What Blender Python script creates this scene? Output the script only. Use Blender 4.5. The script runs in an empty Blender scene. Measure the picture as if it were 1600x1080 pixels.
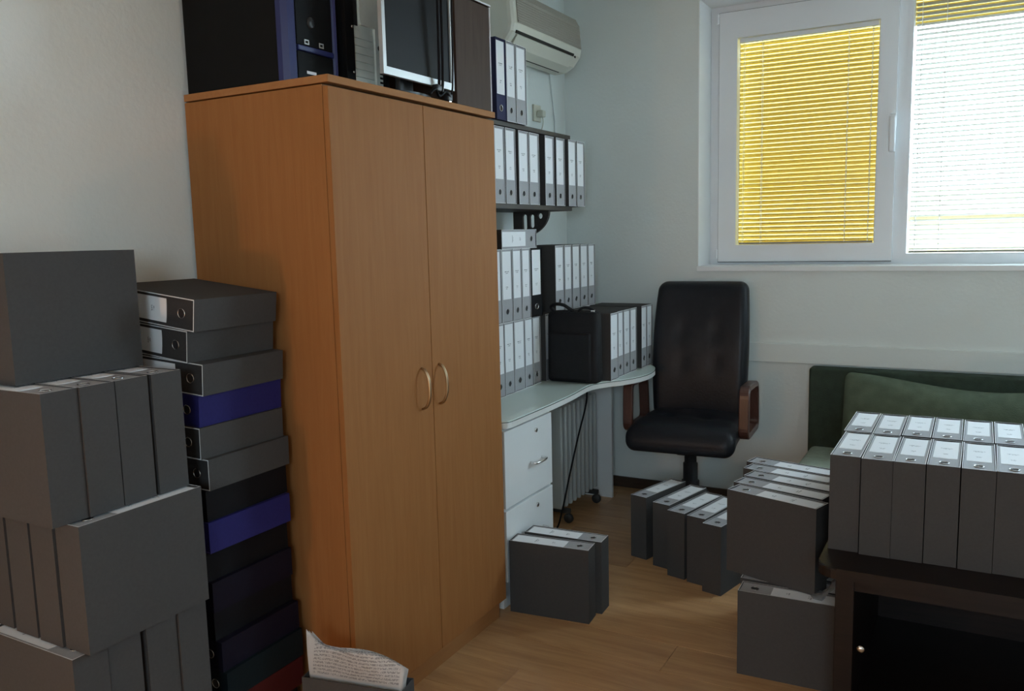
import bpy, bmesh, math, random
from mathutils import Matrix, Vector
random.seed(7)
S = bpy.context.scene
C = S.collection
PI = math.pi

# ------------------------------------------------------------------ camera
F_PX, YAW, PITCH, ROLL = 1313.18, 0.50912, -0.12929, -0.02401
CAM = Vector((1.5151, -1.7553, 1.4374))
fw = Vector((-math.sin(YAW) * math.cos(PITCH), math.cos(YAW) * math.cos(PITCH), math.sin(PITCH)))
rt = Vector((math.cos(YAW), math.sin(YAW), 0))
up = rt.cross(fw)
r2 = math.cos(ROLL) * rt + math.sin(ROLL) * up
u2 = -math.sin(ROLL) * rt + math.cos(ROLL) * up
cd = bpy.data.cameras.new('camera')
cd.sensor_fit = 'HORIZONTAL'; cd.sensor_width = 36.0; cd.lens = F_PX / 1600 * 36.0
cd.clip_start = 0.02
cam = bpy.data.objects.new('camera', cd); C.objects.link(cam)
cam.matrix_world = Matrix(((r2.x, u2.x, -fw.x, CAM.x), (r2.y, u2.y, -fw.y, CAM.y), (r2.z, u2.z, -fw.z, CAM.z), (0, 0, 0, 1)))
S.camera = cam

# ------------------------------------------------------------------ world (overcast daylight), exposure
w = bpy.data.worlds.new('daylight'); S.world = w; w.use_nodes = True
bg = w.node_tree.nodes['Background']
bg.inputs[0].default_value = (0.65, 0.83, 1.0, 1); bg.inputs[1].default_value = 2.0
S.view_settings.view_transform = 'Standard'; S.view_settings.look = 'None'
S.view_settings.gamma = 1.0; S.view_settings.use_curve_mapping = False
S.view_settings.exposure = 3.60

# sampling guide for the daylight entering through the window opening (a portal gives off no light itself)
q = bpy.data.lights.new('window_portal', 'AREA'); q.shape = 'RECTANGLE'; q.size = 2.45; q.size_y = 1.29; q.cycles.is_portal = True
qo = bpy.data.objects.new('window_portal', q); C.objects.link(qo); qo.location = (1.575, 2.96, 1.915); qo.rotation_euler = (-PI / 2, 0, 0)
q = bpy.data.lights.new('fill_window_portal', 'AREA'); q.shape = 'RECTANGLE'; q.size = 1.0; q.size_y = 0.85; q.cycles.is_portal = True
qo = bpy.data.objects.new('fill_window_portal', q); C.objects.link(qo); qo.location = (2.05, -3.51, 1.775); qo.rotation_euler = (PI / 2, 0, 0)

# ------------------------------------------------------------------ materials
def new_mat(name):
    m = bpy.data.materials.new(name); m.use_nodes = True
    n = m.node_tree.nodes; l = m.node_tree.links
    return m, n, l, n['Principled BSDF']

def mat(name, col, rough=0.6, metal=0.0, var=0.0, scale=20.0, bump=0.0, bscale=200.0, spec=0.5, coat=0.0):
    m, n, l, b = new_mat(name)
    b.inputs['Base Color'].default_value = (*col, 1); b.inputs['Roughness'].default_value = rough
    b.inputs['Metallic'].default_value = metal; b.inputs['Specular IOR Level'].default_value = spec
    b.inputs['Coat Weight'].default_value = coat
    tc = n.new('ShaderNodeTexCoord')
    if var:
        t = n.new('ShaderNodeTexNoise'); t.inputs['Scale'].default_value = scale; t.inputs['Detail'].default_value = 5
        l.new(tc.outputs['Object'], t.inputs['Vector'])
        r = n.new('ShaderNodeMix'); r.data_type = 'RGBA'
        r.inputs[6].default_value = (*[c * (1 - var) for c in col], 1)
        r.inputs[7].default_value = (*[min(1, c * (1 + var)) for c in col], 1)
        l.new(t.outputs['Fac'], r.inputs[0]); l.new(r.outputs[2], b.inputs['Base Color'])
    if bump:
        t2 = n.new('ShaderNodeTexNoise'); t2.inputs['Scale'].default_value = bscale; t2.inputs['Detail'].default_value = 4
        l.new(tc.outputs['Object'], t2.inputs['Vector'])
        bp = n.new('ShaderNodeBump'); bp.inputs['Strength'].default_value = bump; bp.inputs['Distance'].default_value = 0.004
        l.new(t2.outputs['Fac'], bp.inputs['Height']); l.new(bp.outputs['Normal'], b.inputs['Normal'])
    return m

def wood(name, c0, c1, axis='Z', scale=6.0, rough=0.45, stretch=14.0, rnd=False, spec=0.5):
    m, n, l, b = new_mat(name); b.inputs['Specular IOR Level'].default_value = spec
    tc = n.new('ShaderNodeTexCoord'); mp = n.new('ShaderNodeMapping')
    sc = [stretch, stretch, stretch]; sc['XYZ'.index(axis)] = 1.0
    mp.inputs['Scale'].default_value = sc
    l.new(tc.outputs['Object'], mp.inputs['Vector'])
    t = n.new('ShaderNodeTexNoise'); t.inputs['Scale'].default_value = scale; t.inputs['Detail'].default_value = 8; t.inputs['Roughness'].default_value = 0.65
    t.inputs['Distortion'].default_value = 0.6
    l.new(mp.outputs['Vector'], t.inputs['Vector'])
    r = n.new('ShaderNodeValToRGB'); r.color_ramp.elements[0].position = 0.3; r.color_ramp.elements[1].position = 0.72
    r.color_ramp.elements[0].color = (*c0, 1); r.color_ramp.elements[1].color = (*c1, 1)
    l.new(t.outputs['Fac'], r.inputs['Fac'])
    out = r.outputs['Color']
    if rnd:
        oi = n.new('ShaderNodeObjectInfo'); hs = n.new('ShaderNodeHueSaturation')
        mr = n.new('ShaderNodeMapRange'); mr.inputs['To Min'].default_value = 0.86; mr.inputs['To Max'].default_value = 1.14
        l.new(oi.outputs['Random'], mr.inputs['Value']); l.new(mr.outputs['Result'], hs.inputs['Value']); l.new(out, hs.inputs['Color'])
        out = hs.outputs['Color']
        ad = n.new('ShaderNodeVectorMath'); ad.operation = 'ADD'
        cx = n.new('ShaderNodeCombineXYZ'); ml = n.new('ShaderNodeMath'); ml.operation = 'MULTIPLY'; ml.inputs[1].default_value = 37.0
        l.new(oi.outputs['Random'], ml.inputs[0]); l.new(ml.outputs[0], cx.inputs['X']); l.new(ml.outputs[0], cx.inputs['Y'])
        l.new(mp.outputs['Vector'], ad.inputs[0]); l.new(cx.outputs[0], ad.inputs[1]); l.new(ad.outputs[0], t.inputs['Vector'])
    l.new(out, b.inputs['Base Color']); b.inputs['Roughness'].default_value = rough
    return m

def math_node(n, l, op, a, b=None):
    x = n.new('ShaderNodeMath'); x.operation = op
    for i, v in enumerate((a, b)):
        if v is None: continue
        if isinstance(v, (int, float)): x.inputs[i].default_value = v
        else: l.new(v, x.inputs[i])
    return x.outputs[0]

def paper_print(name, base, rows, half, axis_w='Y', axis_h='Z', ink=(0.12, 0.12, 0.14), freq=420.0, thr=0.5):
    """white paper with short printed rows at the given heights (object space of the sheet)"""
    m, n, l, b = new_mat(name)
    tc = n.new('ShaderNodeTexCoord'); sp = n.new('ShaderNodeSeparateXYZ'); l.new(tc.outputs['Object'], sp.inputs[0])
    W, H = sp.outputs[axis_w], sp.outputs[axis_h]
    nz = n.new('ShaderNodeTexNoise'); nz.inputs['Scale'].default_value = freq; nz.inputs['Detail'].default_value = 1
    oi = n.new('ShaderNodeObjectInfo'); ad = n.new('ShaderNodeVectorMath'); ad.operation = 'ADD'
    l.new(tc.outputs['Object'], ad.inputs[0]); l.new(oi.outputs['Random'], ad.inputs[1]); l.new(ad.outputs[0], nz.inputs['Vector'])
    tot = None
    for (h0, th, hw) in rows:
        a = math_node(n, l, 'LESS_THAN', math_node(n, l, 'ABSOLUTE', math_node(n, l, 'SUBTRACT', H, h0)), th)
        c = math_node(n, l, 'LESS_THAN', math_node(n, l, 'ABSOLUTE', W), hw)
        d = math_node(n, l, 'MULTIPLY', a, c)
        tot = d if tot is None else math_node(n, l, 'ADD', tot, d)
    msk = math_node(n, l, 'MULTIPLY', tot, math_node(n, l, 'GREATER_THAN', nz.outputs['Fac'], thr))
    mx = n.new('ShaderNodeMix'); mx.data_type = 'RGBA'
    mx.inputs[6].default_value = (*base, 1); mx.inputs[7].default_value = (*ink, 1)
    l.new(msk, mx.inputs[0]); l.new(mx.outputs[2], b.inputs['Base Color']); b.inputs['Roughness'].default_value = 0.7
    return m

def emit(name, col, st):
    m, n, l, b = new_mat(name)
    b.inputs['Base Color'].default_value = (*col, 1)
    b.inputs['Emission Color'].default_value = (*col, 1); b.inputs['Emission Strength'].default_value = st
    return m

def mix_shader(name, fac, kind_a, col_a, kind_b, col_b, rough=0.05):
    m = bpy.data.materials.new(name); m.use_nodes = True; n = m.node_tree.nodes; l = m.node_tree.links; n.clear()
    o = n.new('ShaderNodeOutputMaterial'); mx = n.new('ShaderNodeMixShader'); mx.inputs[0].default_value = fac
    a = n.new(kind_a); a.inputs[0].default_value = (*col_a, 1); b = n.new(kind_b); b.inputs[0].default_value = (*col_b, 1)
    for x in (a, b):
        if 'Roughness' in x.inputs and 'Glossy' in x.bl_idname: x.inputs['Roughness'].default_value = rough
    l.new(a.outputs[0], mx.inputs[1]); l.new(b.outputs[0], mx.inputs[2]); l.new(mx.outputs[0], o.inputs[0])
    return m

M = dict(
    wall=mat('wall_paint', (0.77, 0.81, 0.785), 0.85, var=0.04, scale=3, bump=0.25, bscale=60),
    ceil=mat('ceiling_paint', (0.86, 0.87, 0.86), 0.9, var=0.03, scale=3),
    reveal=mat('reveal_paint', (0.90, 0.91, 0.91), 0.8, var=0.03, scale=5),
    outside=mat('outside_render', (0.42, 0.40, 0.36), 0.9, var=0.1, scale=8, bump=0.3),
    pvc=mat('white_pvc', (0.84, 0.87, 0.90), 0.35, var=0.02, scale=4),
    pvc_seal=mat('rubber_seal', (0.06, 0.06, 0.06), 0.7, var=0.3, scale=40),
    glass=mix_shader('window_glass', 0.06, 'ShaderNodeBsdfTransparent', (0.96, 0.98, 0.97), 'ShaderNodeBsdfGlossy', (1, 1, 1), 0.02),
    slat=mix_shader('cream_slat', 0.06, 'ShaderNodeBsdfDiffuse', (0.40, 0.385, 0.35), 'ShaderNodeBsdfTranslucent', (0.8, 0.75, 0.6)),
    shutter=mix_shader('yellow_shutter', 0.16, 'ShaderNodeBsdfDiffuse', (0.50, 0.33, 0.03), 'ShaderNodeBsdfTranslucent', (0.25, 0.130, 0.007)),
    shutter_joint=mix_shader('pale_yellow_joint', 0.35, 'ShaderNodeBsdfDiffuse', (0.6, 0.5, 0.25), 'ShaderNodeBsdfTranslucent', (0.85, 0.64, 0.22)),
    ground=mat('outside_ground', (0.10, 0.10, 0.08), 0.9, var=0.2, scale=0.5),
    ochre=mat('ochre_render', (0.30, 0.22, 0.10), 0.9, var=0.15, scale=2),
    cord=mat('white_cord', (0.85, 0.85, 0.82), 0.6, var=0.05),
    base_dark=wood('dark_strip_wood', (0.035, 0.02, 0.012), (0.07, 0.04, 0.025), 'X', 6, 0.5),
    plank=wood('laminate_oak', (0.40, 0.205, 0.085), (0.62, 0.365, 0.175), 'X', 2.6, 0.33, 9.0, rnd=True),
    subfloor=mat('joint_dark', (0.16, 0.09, 0.05), 0.8, var=0.2),
    ward=wood('beech_veneer', (0.285, 0.117, 0.037), (0.335, 0.146, 0.050), 'Z', 3.2, 0.6, 16.0, spec=0.1),
    ward_h=wood('beech_edge', (0.33, 0.148, 0.055), (0.38, 0.178, 0.068), 'Y', 3.2, 0.6, 16.0, spec=0.1),
    ward_in=mat('cupboard_gap', (0.08, 0.04, 0.02), 0.8, var=0.2),
    brass=mat('brushed_brass', (0.42, 0.31, 0.19), 0.32, 1.0, var=0.08, scale=60),
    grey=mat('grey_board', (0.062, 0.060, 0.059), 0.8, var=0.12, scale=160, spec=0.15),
    grey2=mat('lit_grey_spine', (0.36, 0.36, 0.372), 0.7, var=0.10, scale=200, spec=0.3),  # board grey lightened, daylight on the spines is put into the colour
    shadedspine=mat('shaded_grey_spine', (0.045, 0.043, 0.043), 0.8, var=0.15, scale=160, spec=0.15),  # same spine darkened, paints in the shade on the flat stack
    edge=mat('board_edge', (0.68, 0.68, 0.69), 0.8, var=0.15, scale=120),
    blue=mat('blue_board', (0.022, 0.020, 0.115), 0.6, var=0.15, scale=120, spec=0.12),
    black=mat('black_board', (0.0065, 0.0065, 0.008), 0.6, var=0.2, scale=120, spec=0.12),
    navy=mat('navy_board', (0.03, 0.034, 0.085), 0.6, var=0.15, scale=120, spec=0.12),
    plum=mat('plum_board', (0.008, 0.0065, 0.014), 0.6, var=0.2, scale=120, spec=0.12),
    teal=mat('dark_teal_board', (0.006, 0.011, 0.013), 0.6, var=0.2, scale=120, spec=0.12),
    red=mat('red_board', (0.065, 0.009, 0.008), 0.6, var=0.15, scale=120, spec=0.12),
    label=paper_print('label_paper', (0.83, 0.84, 0.86), [(0.062, 0.0022, 0.016), (0.055, 0.0018, 0.010), (-0.005, 0.0022, 0.008), (-0.012, 0.0018, 0.006)], 0.03),
    ring=mat('chrome_ring', (0.78, 0.78, 0.78), 0.22, 1.0, var=0.05),
    hole=mat('finger_hole_dark', (0.012, 0.012, 0.014), 0.8, var=0.2),
    leather=mat('black_leather', (0.011, 0.013, 0.018), 0.40, var=0.2, scale=30, bump=0.2, bscale=90, spec=0.28),
    plastic=mat('black_plastic', (0.015, 0.015, 0.016), 0.45, var=0.15, scale=40),
    armwood=wood('mahogany', (0.055, 0.022, 0.016), (0.095, 0.04, 0.03), 'Z', 8, 0.3),
    darkwood=wood('dark_table_wood', (0.006, 0.0035, 0.003), (0.015, 0.0085, 0.007), 'X', 6, 0.4, spec=0.3),
    shelfwood=wood('wenge_shelf', (0.02, 0.016, 0.014), (0.045, 0.036, 0.032), 'Y', 6, 0.5),
    white=mat('white_laminate', (0.78, 0.80, 0.80), 0.4, var=0.03, scale=6),
    white_edge=mat('white_edge_band', (0.70, 0.71, 0.68), 0.5, var=0.05, scale=10),
    deskglass=mat('green_tinted_glass', (0.66, 0.76, 0.71), 0.12, var=0.03, scale=6, spec=0.5),
    deskedge=mat('glass_dark_edge', (0.02, 0.045, 0.04), 0.2, var=0.1),
    rad=mat('radiator_enamel', (0.42, 0.44, 0.43), 0.45, var=0.06, scale=12),
    rad_dark=mat('radiator_caster', (0.03, 0.03, 0.03), 0.5, var=0.1),
    ac=mat('ac_plastic', (0.66, 0.65, 0.56), 0.5, var=0.04, scale=8),
    acg=mat('ac_grille', (0.34, 0.315, 0.265), 0.7, var=0.15, scale=160, bump=0.5, bscale=220),
    acd=mat('ac_slot', (0.012, 0.012, 0.008), 0.8, var=0.1),
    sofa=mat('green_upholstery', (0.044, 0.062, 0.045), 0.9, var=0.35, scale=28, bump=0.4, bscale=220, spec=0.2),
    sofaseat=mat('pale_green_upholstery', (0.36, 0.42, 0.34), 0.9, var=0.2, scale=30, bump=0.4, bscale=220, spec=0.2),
    pillow=mat('green_cushion', (0.10, 0.125, 0.085), 0.9, var=0.35, scale=18, bump=0.4, bscale=200, spec=0.2),
    bag=mat('black_nylon', (0.010, 0.010, 0.012), 0.7, var=0.3, scale=40, bump=0.4, bscale=240, spec=0.3),
    steel=mat('galvanised_steel', (0.74, 0.77, 0.70), 0.5, 0.0, var=0.14, scale=25),
    pcblack=mat('pc_black', (0.006, 0.0065, 0.007), 0.6, var=0.2, scale=20, spec=0.12),
    pcblue=mat('pc_blue', (0.014, 0.02, 0.11), 0.4, var=0.15, scale=14),
    silver=mat('silver_bezel', (0.50, 0.51, 0.50), 0.35, 0.25, var=0.05, scale=10),
    screen=mat('dark_screen', (0.009, 0.009, 0.010), 0.5, var=0.1, scale=4, spec=0.12),
    cable=mat('black_cable', (0.006, 0.006, 0.007), 0.6, var=0.1, spec=0.15),
    brown=wood('dark_brown_veneer', (0.055, 0.034, 0.025), (0.075, 0.048, 0.036), 'Z', 4, 0.6, spec=0.12),
    sheet=paper_print('printed_sheet', (0.78, 0.76, 0.74), [(0.318 + 0.0085 * k, 0.0026, 0.122) for k in range(0, 11)], 0.12, 'X', 'Z', (0.42, 0.41, 0.41), 330.0, 0.47),
    poly=mix_shader('clear_polythene', 0.35, 'ShaderNodeBsdfTransparent', (0.85, 0.88, 0.9), 'ShaderNodeBsdfGlossy', (0.8, 0.82, 0.85), 0.15),
    lampshade=emit('warm_lamp_shade', (1.0, 0.62, 0.32), 0.3),
    socket=mat('socket_plastic', (0.62, 0.62, 0.52), 0.4, var=0.04),
)

# ------------------------------------------------------------------ mesh helpers
def obj(name, bm, m, parent=None, smooth=False):
    me = bpy.data.meshes.new(name)
    bmesh.ops.recalc_face_normals(bm, faces=bm.faces)
    if smooth:
        for f in bm.faces: f.smooth = True
    bm.to_mesh(me); bm.free()
    for x in (m if isinstance(m, (list, tuple)) else [m]): me.materials.append(M[x] if isinstance(x, str) else x)
    o = bpy.data.objects.new(name, me); C.objects.link(o)
    if parent: o.parent = parent
    return o

def box(x0, x1, y0, y1, z0, z1, bm=None, bev=0.0, seg=2):
    b = bmesh.new()
    bmesh.ops.create_cube(b, size=1.0)
    for v in b.verts:
        v.co = Vector(((x0 + x1) / 2 + v.co.x * (x1 - x0), (y0 + y1) / 2 + v.co.y * (y1 - y0), (z0 + z1) / 2 + v.co.z * (z1 - z0)))
    if bev: bmesh.ops.bevel(b, geom=list(b.edges), offset=bev, segments=seg, affect='EDGES', profile=0.5)
    if bm is None: return b
    me = bpy.data.meshes.new('tmp'); b.to_mesh(me); b.free(); bm.from_mesh(me); bpy.data.meshes.remove(me)
    return bm

def frame_prism(o, i, d0, d1, plane='XZ'):
    """rectangular ring (outer o, inner i = (u0,u1,v0,v1)) extruded between d0 and d1"""
    bm = bmesh.new(); vs = []
    for d in (d0, d1):
        for (u0, u1, v0, v1) in (o, i):
            for (u, v) in ((u0, v0), (u1, v0), (u1, v1), (u0, v1)):
                vs.append(bm.verts.new((u, d, v) if plane == 'XZ' else (d, u, v)))
    for k in range(4):
        j = (k + 1) % 4
        bm.faces.new((vs[k], vs[j], vs[4 + j], vs[4 + k])); bm.faces.new((vs[8 + k], vs[8 + j], vs[12 + j], vs[12 + k]))
        bm.faces.new((vs[k], vs[j], vs[8 + j], vs[8 + k])); bm.faces.new((vs[4 + k], vs[4 + j], vs[12 + j], vs[12 + k]))
    return bm

def tube(pts, r, seg=8, bm=None, closed=False, prof=None):
    """sweep a circle (or profile list of 2D points) along pts"""
    bm = bm or bmesh.new(); pts = [Vector(p) for p in pts]; n = len(pts); rings = []
    prof = prof or [(r * math.cos(2 * PI * k / seg), r * math.sin(2 * PI * k / seg)) for k in range(seg)]
    ref = None
    for i, p in enumerate(pts):
        a = pts[(i - 1) % n] if (closed or i > 0) else p; b = pts[(i + 1) % n] if (closed or i < n - 1) else p
        t = (b - a).normalized()
        if ref is None: ref = t.orthogonal().normalized()
        ref = (ref - t * ref.dot(t)).normalized(); bi = t.cross(ref)
        rings.append([bm.verts.new(p + ref * u + bi * v) for (u, v) in prof])
    m = len(prof)
    for i in range(n if closed else n - 1):
        A, B = rings[i], rings[(i + 1) % n]
        for k in range(m): bm.faces.new((A[k], A[(k + 1) % m], B[(k + 1) % m], B[k]))
    if not closed: bm.faces.new(rings[0][::-1]); bm.faces.new(rings[-1])
    return bm

def spline(pts, k=8):
    P = [Vector(p) for p in pts]; P = [P[0] * 2 - P[1]] + P + [P[-1] * 2 - P[-2]]; out = []
    for i in range(1, len(P) - 2):
        for j in range(k):
            t = j / k; a, b, c, d = P[i - 1:i + 3]
            out.append(0.5 * ((2 * b) + (c - a) * t + (2 * a - 5 * b + 4 * c - d) * t * t + (3 * b - a - 3 * c + d) * t ** 3))
    out.append(P[-2]); return out

def lathe(prof, seg=20, c=(0, 0, 0), axis='Z'):
    bm = bmesh.new(); rings = []
    for (r, h) in prof:
        ring = []
        for k in range(seg):
            a = 2 * PI * k / seg; p = (r * math.cos(a), r * math.sin(a), h)
            if axis == 'X': p = (p[2], p[0], p[1])
            if axis == 'Y': p = (p[0], p[2], p[1])
            ring.append(bm.verts.new(Vector(p) + Vector(c)))
        rings.append(ring)
    for A, B in zip(rings, rings[1:]):
        for k in range(seg): bm.faces.new((A[k], A[(k + 1) % seg], B[(k + 1) % seg], B[k]))
    if prof[0][0] > 1e-6: bm.faces.new(rings[0][::-1])
    if prof[-1][0] > 1e-6: bm.faces.new(rings[-1])
    bmesh.ops.remove_doubles(bm, verts=bm.verts, dist=1e-6)
    return bm

def prism(outline, z0, z1, axis='Z'):
    bm = bmesh.new(); A = []; B = []
    for (u, v) in outline:
        f = {'Z': lambda u, v, d: (u, v, d), 'Y': lambda u, v, d: (u, d, v), 'X': lambda u, v, d: (d, u, v)}[axis]
        A.append(bm.verts.new(f(u, v, z0))); B.append(bm.verts.new(f(u, v, z1)))
    bm.faces.new(A); bm.faces.new(B[::-1])
    for k in range(len(A)):
        j = (k + 1) % len(A); bm.faces.new((A[k], B[k], B[j], A[j]))
    return bm

def pad(hx, hy, hz, r, k=4, m=8, fn=None, c=(0, 0, 0)):
    """softly rounded box with a dense grid, then fn(point)->point"""
    bm = bmesh.new(); h = (hx, hy, hz)
    def axis(a):
        e = [-a + r * j / k for j in range(k)]; mid = [-a + r + (2 * a - 2 * r) * j / m for j in range(m + 1)]
        return e + mid + [a - r + r * (j + 1) / k for j in range(k)]
    ax = [axis(a) for a in h]
    for d in range(3):
        u, v = [i for i in range(3) if i != d]
        for s in (-1, 1):
            g = []
            for a in ax[u]:
                row = []
                for b in ax[v]:
                    p = [0, 0, 0]; p[d] = s * h[d]; p[u] = a; p[v] = b
                    q = [max(-(h[i] - r), min(h[i] - r, p[i])) for i in range(3)]
                    dv = Vector([p[i] - q[i] for i in range(3)]); P = Vector(q) + (dv.normalized() * r if dv.length > 1e-9 else dv)
                    row.append(bm.verts.new(P))
                g.append(row)
            for i in range(len(g) - 1):
                for j in range(len(g[0]) - 1): bm.faces.new((g[i][j], g[i + 1][j], g[i + 1][j + 1], g[i][j + 1]))
    bmesh.ops.remove_doubles(bm, verts=bm.verts, dist=1e-5)
    for v in bm.verts:
        P = fn(v.co.copy()) if fn else v.co
        v.co = Vector(P) + Vector(c)
    return bm

def thing(name, label, cat, loc=(0, 0, 0), rotz=0.0, group=None):
    o = bpy.data.objects.new(name, None); C.objects.link(o); o.empty_display_size = 0.05
    o.location = loc; o.rotation_euler = (0, 0, rotz); o['label'] = label; o['category'] = cat
    if group: o['group'] = group
    return o
def tag(o, label, cat, group=None):
    o['label'] = label; o['category'] = cat
    if group: o['group'] = group
    return o
def struct(o, label=None, cat=None):
    o['kind'] = 'structure'
    if label: o['label'] = label
    if cat: o['category'] = cat
    return o

# ------------------------------------------------------------------ room shell
XL, XR, YB, YW, YO, ZC = -0.556, 3.15, -3.3, 2.63, 2.95, 2.75
WX0, WX1, WZ0, WZ1 = 0.205, 2.86, 1.25, 2.615
struct(obj('wall_left', box(XL - 0.2, XL, YB, YO, 0, ZC), 'wall'), 'white painted wall behind the wardrobe and desk', 'wall')
FW = (1.55, 2.55, 1.35, 2.20)     # unseen window added for fill light, in the wall behind the photographer
struct(obj('wall_right', box(XR, XR + 0.2, YB, YO, 0, ZC), 'wall'), 'white painted wall beyond the sofa end', 'wall')
struct(obj('wall_front', frame_prism((XL, XR, 0, ZC), FW, YB - 0.2, YB), 'wall'), 'white painted wall behind the photographer', 'wall')
w2 = bpy.data.objects.new('window_2', None); C.objects.link(w2); struct(w2, 'added white fill-light window in the wall behind the photographer', 'window')
obj('frame', frame_prism(FW, (FW[0] + 0.05, FW[1] - 0.05, FW[2] + 0.05, FW[3] - 0.05), YB - 0.14, YB - 0.08), 'pvc', w2)
obj('pane', box(FW[0] + 0.045, FW[1] - 0.045, YB - 0.112, YB - 0.108, FW[2] + 0.045, FW[3] - 0.045), 'glass', w2)
struct(obj('wall_back', frame_prism((XL, XR, 0, ZC), (WX0, WX1, WZ0, WZ1), YW, YO), 'wall'), 'white painted wall holding the window', 'wall')
struct(obj('ceiling', box(XL - 0.2, XR + 0.2, YB - 0.2, YO, ZC, ZC + 0.15), 'ceil'), 'white ceiling', 'ceiling')
# floor: dark bed under individual laminate planks
fl = obj('floor', box(XL, XR, YB, YW, -0.05, -0.004), 'subfloor'); struct(fl, 'brown laminate plank floor', 'floor')
PW, PL = 0.193, 1.20
pm = {}
def plank(x0, x1, y0, y1):
    key = (round(x1 - x0, 3), round(y1 - y0, 3))
    if key not in pm:
        b = box(-key[0] / 2 + 0.0006, key[0] / 2 - 0.0006, -key[1] / 2 + 0.0006, key[1] / 2 - 0.0006, -0.004, 0.0, bev=0.0008, seg=1)
        o = obj('plank', b, 'plank', fl); pm[key] = o.data
    else:
        o = bpy.data.objects.new('plank', pm[key]); C.objects.link(o); o.parent = fl
    o.location = ((x0 + x1) / 2, (y0 + y1) / 2, 0)
y = YB; k = 0
while y < YW - 1e-4:
    y1 = min(y + PW, YW); x = XL - PL * (0.0, 0.35, 0.7)[k % 3]
    while x < XR - 1e-4:
        a, b = max(x, XL), min(x + PL, XR)
        if b - a > 0.01: plank(a, b, y, y1)
        x += PL
    y = y1; k += 1
struct(obj('shade_strip_back', box(XL + 0.012, XR - 0.012, YW - 0.014, YW, 0, 0.06, bev=0.003), 'base_dark'))  # dark strip standing in for floor shade at the wall foot
struct(obj('baseboard_left', box(XL, XL + 0.012, YB, YW, 0, 0.06, bev=0.003), 'base_dark'))
# board along the wall under the window
t1 = struct(obj('trim_1', box(XL, XR, YW - 0.022, YW, 0.765, 0.865, bev=0.004), 'wall'), 'white painted board running along the wall under the window', 'trim')

# window: reveal lining, frame, opening sash with pane, fixed pane, sill
win = bpy.data.objects.new('window_1', None); C.objects.link(win); struct(win, 'white plastic window with an opening sash and fixed panes', 'window')
YF = 2.86
obj('reveal_lining', frame_prism((WX0, WX1, WZ0, WZ1), (WX0 + 0.004, WX1 - 0.004, WZ0 + 0.004, WZ1 - 0.004), YW - 0.001, YF), 'reveal', win)
obj('window_sill', box(WX0 - 0.002, WX1 + 0.01, YW - 0.014, YF + 0.005, WZ0 - 0.02, WZ0 + 0.006, bev=0.003), 'reveal', win)
obj('outer_frame', frame_prism((WX0 + 0.004, WX1 - 0.004, WZ0 + 0.006, WZ1 - 0.004), (0.262, WX1 - 0.07, 1.285, 2.56), YF - 0.01, YF + 0.06), 'pvc', win)
obj('mullion', box(1.12, 1.168, YF - 0.008, YF + 0.058, 1.285, 2.56), 'pvc', win)
obj('seal', frame_prism((0.252, 1.124, 1.268, 2.580), (0.262, 1.118, 1.276, 2.570), YF - 0.014, YF - 0.004), 'pvc_seal', win)
s1 = obj('sash', frame_prism((0.258, 1.126, 1.272, 2.574), (0.352, 1.044, 1.362, 2.440), YF - 0.032, YF + 0.03), 'pvc', win)
obj('pane', box(0.345, 1.05, YF + 0.018, YF + 0.022, 1.355, 2.447), 'glass', win)
obj('mullion', box(1.95, 1.998, YF - 0.008, YF + 0.058, 1.285, 2.56), 'pvc', win)
for (a, b) in ((1.168, 1.95), (1.998, WX1 - 0.07)):
    obj('pane', box(a - 0.003, b + 0.003, YF + 0.030, YF + 0.034, 1.28, 2.565), 'glass', win)
    obj('glazing_bead', frame_prism((a, b, 1.285, 2.56), (a + 0.022, b - 0.022, 1.307, 2.54), YF - 0.012, YF + 0.028), 'pvc', win)
hd = obj('handle', box(1.102, 1.130, YF - 0.044, YF - 0.032, 1.92, 1.99, bev=0.005, seg=3), 'pvc', win)
obj('lever', box(1.100, 1.130, YF - 0.078, YF - 0.058, 1.80, 1.975, bev=0.009, seg=3), 'pvc', hd)
obj('spindle', lathe([(0.010, 0), (0.010, 0.03)], 12, (1.116, YF - 0.064, 1.955), 'Y'), 'pvc', hd)
for z in (1.29, 2.52):
    obj('hinge', lathe([(0.0, 0), (0.007, 0.001), (0.007, 0.048), (0.0, 0.05)], 10, (0.251, YF - 0.036, z)), 'pvc', win)

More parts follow.
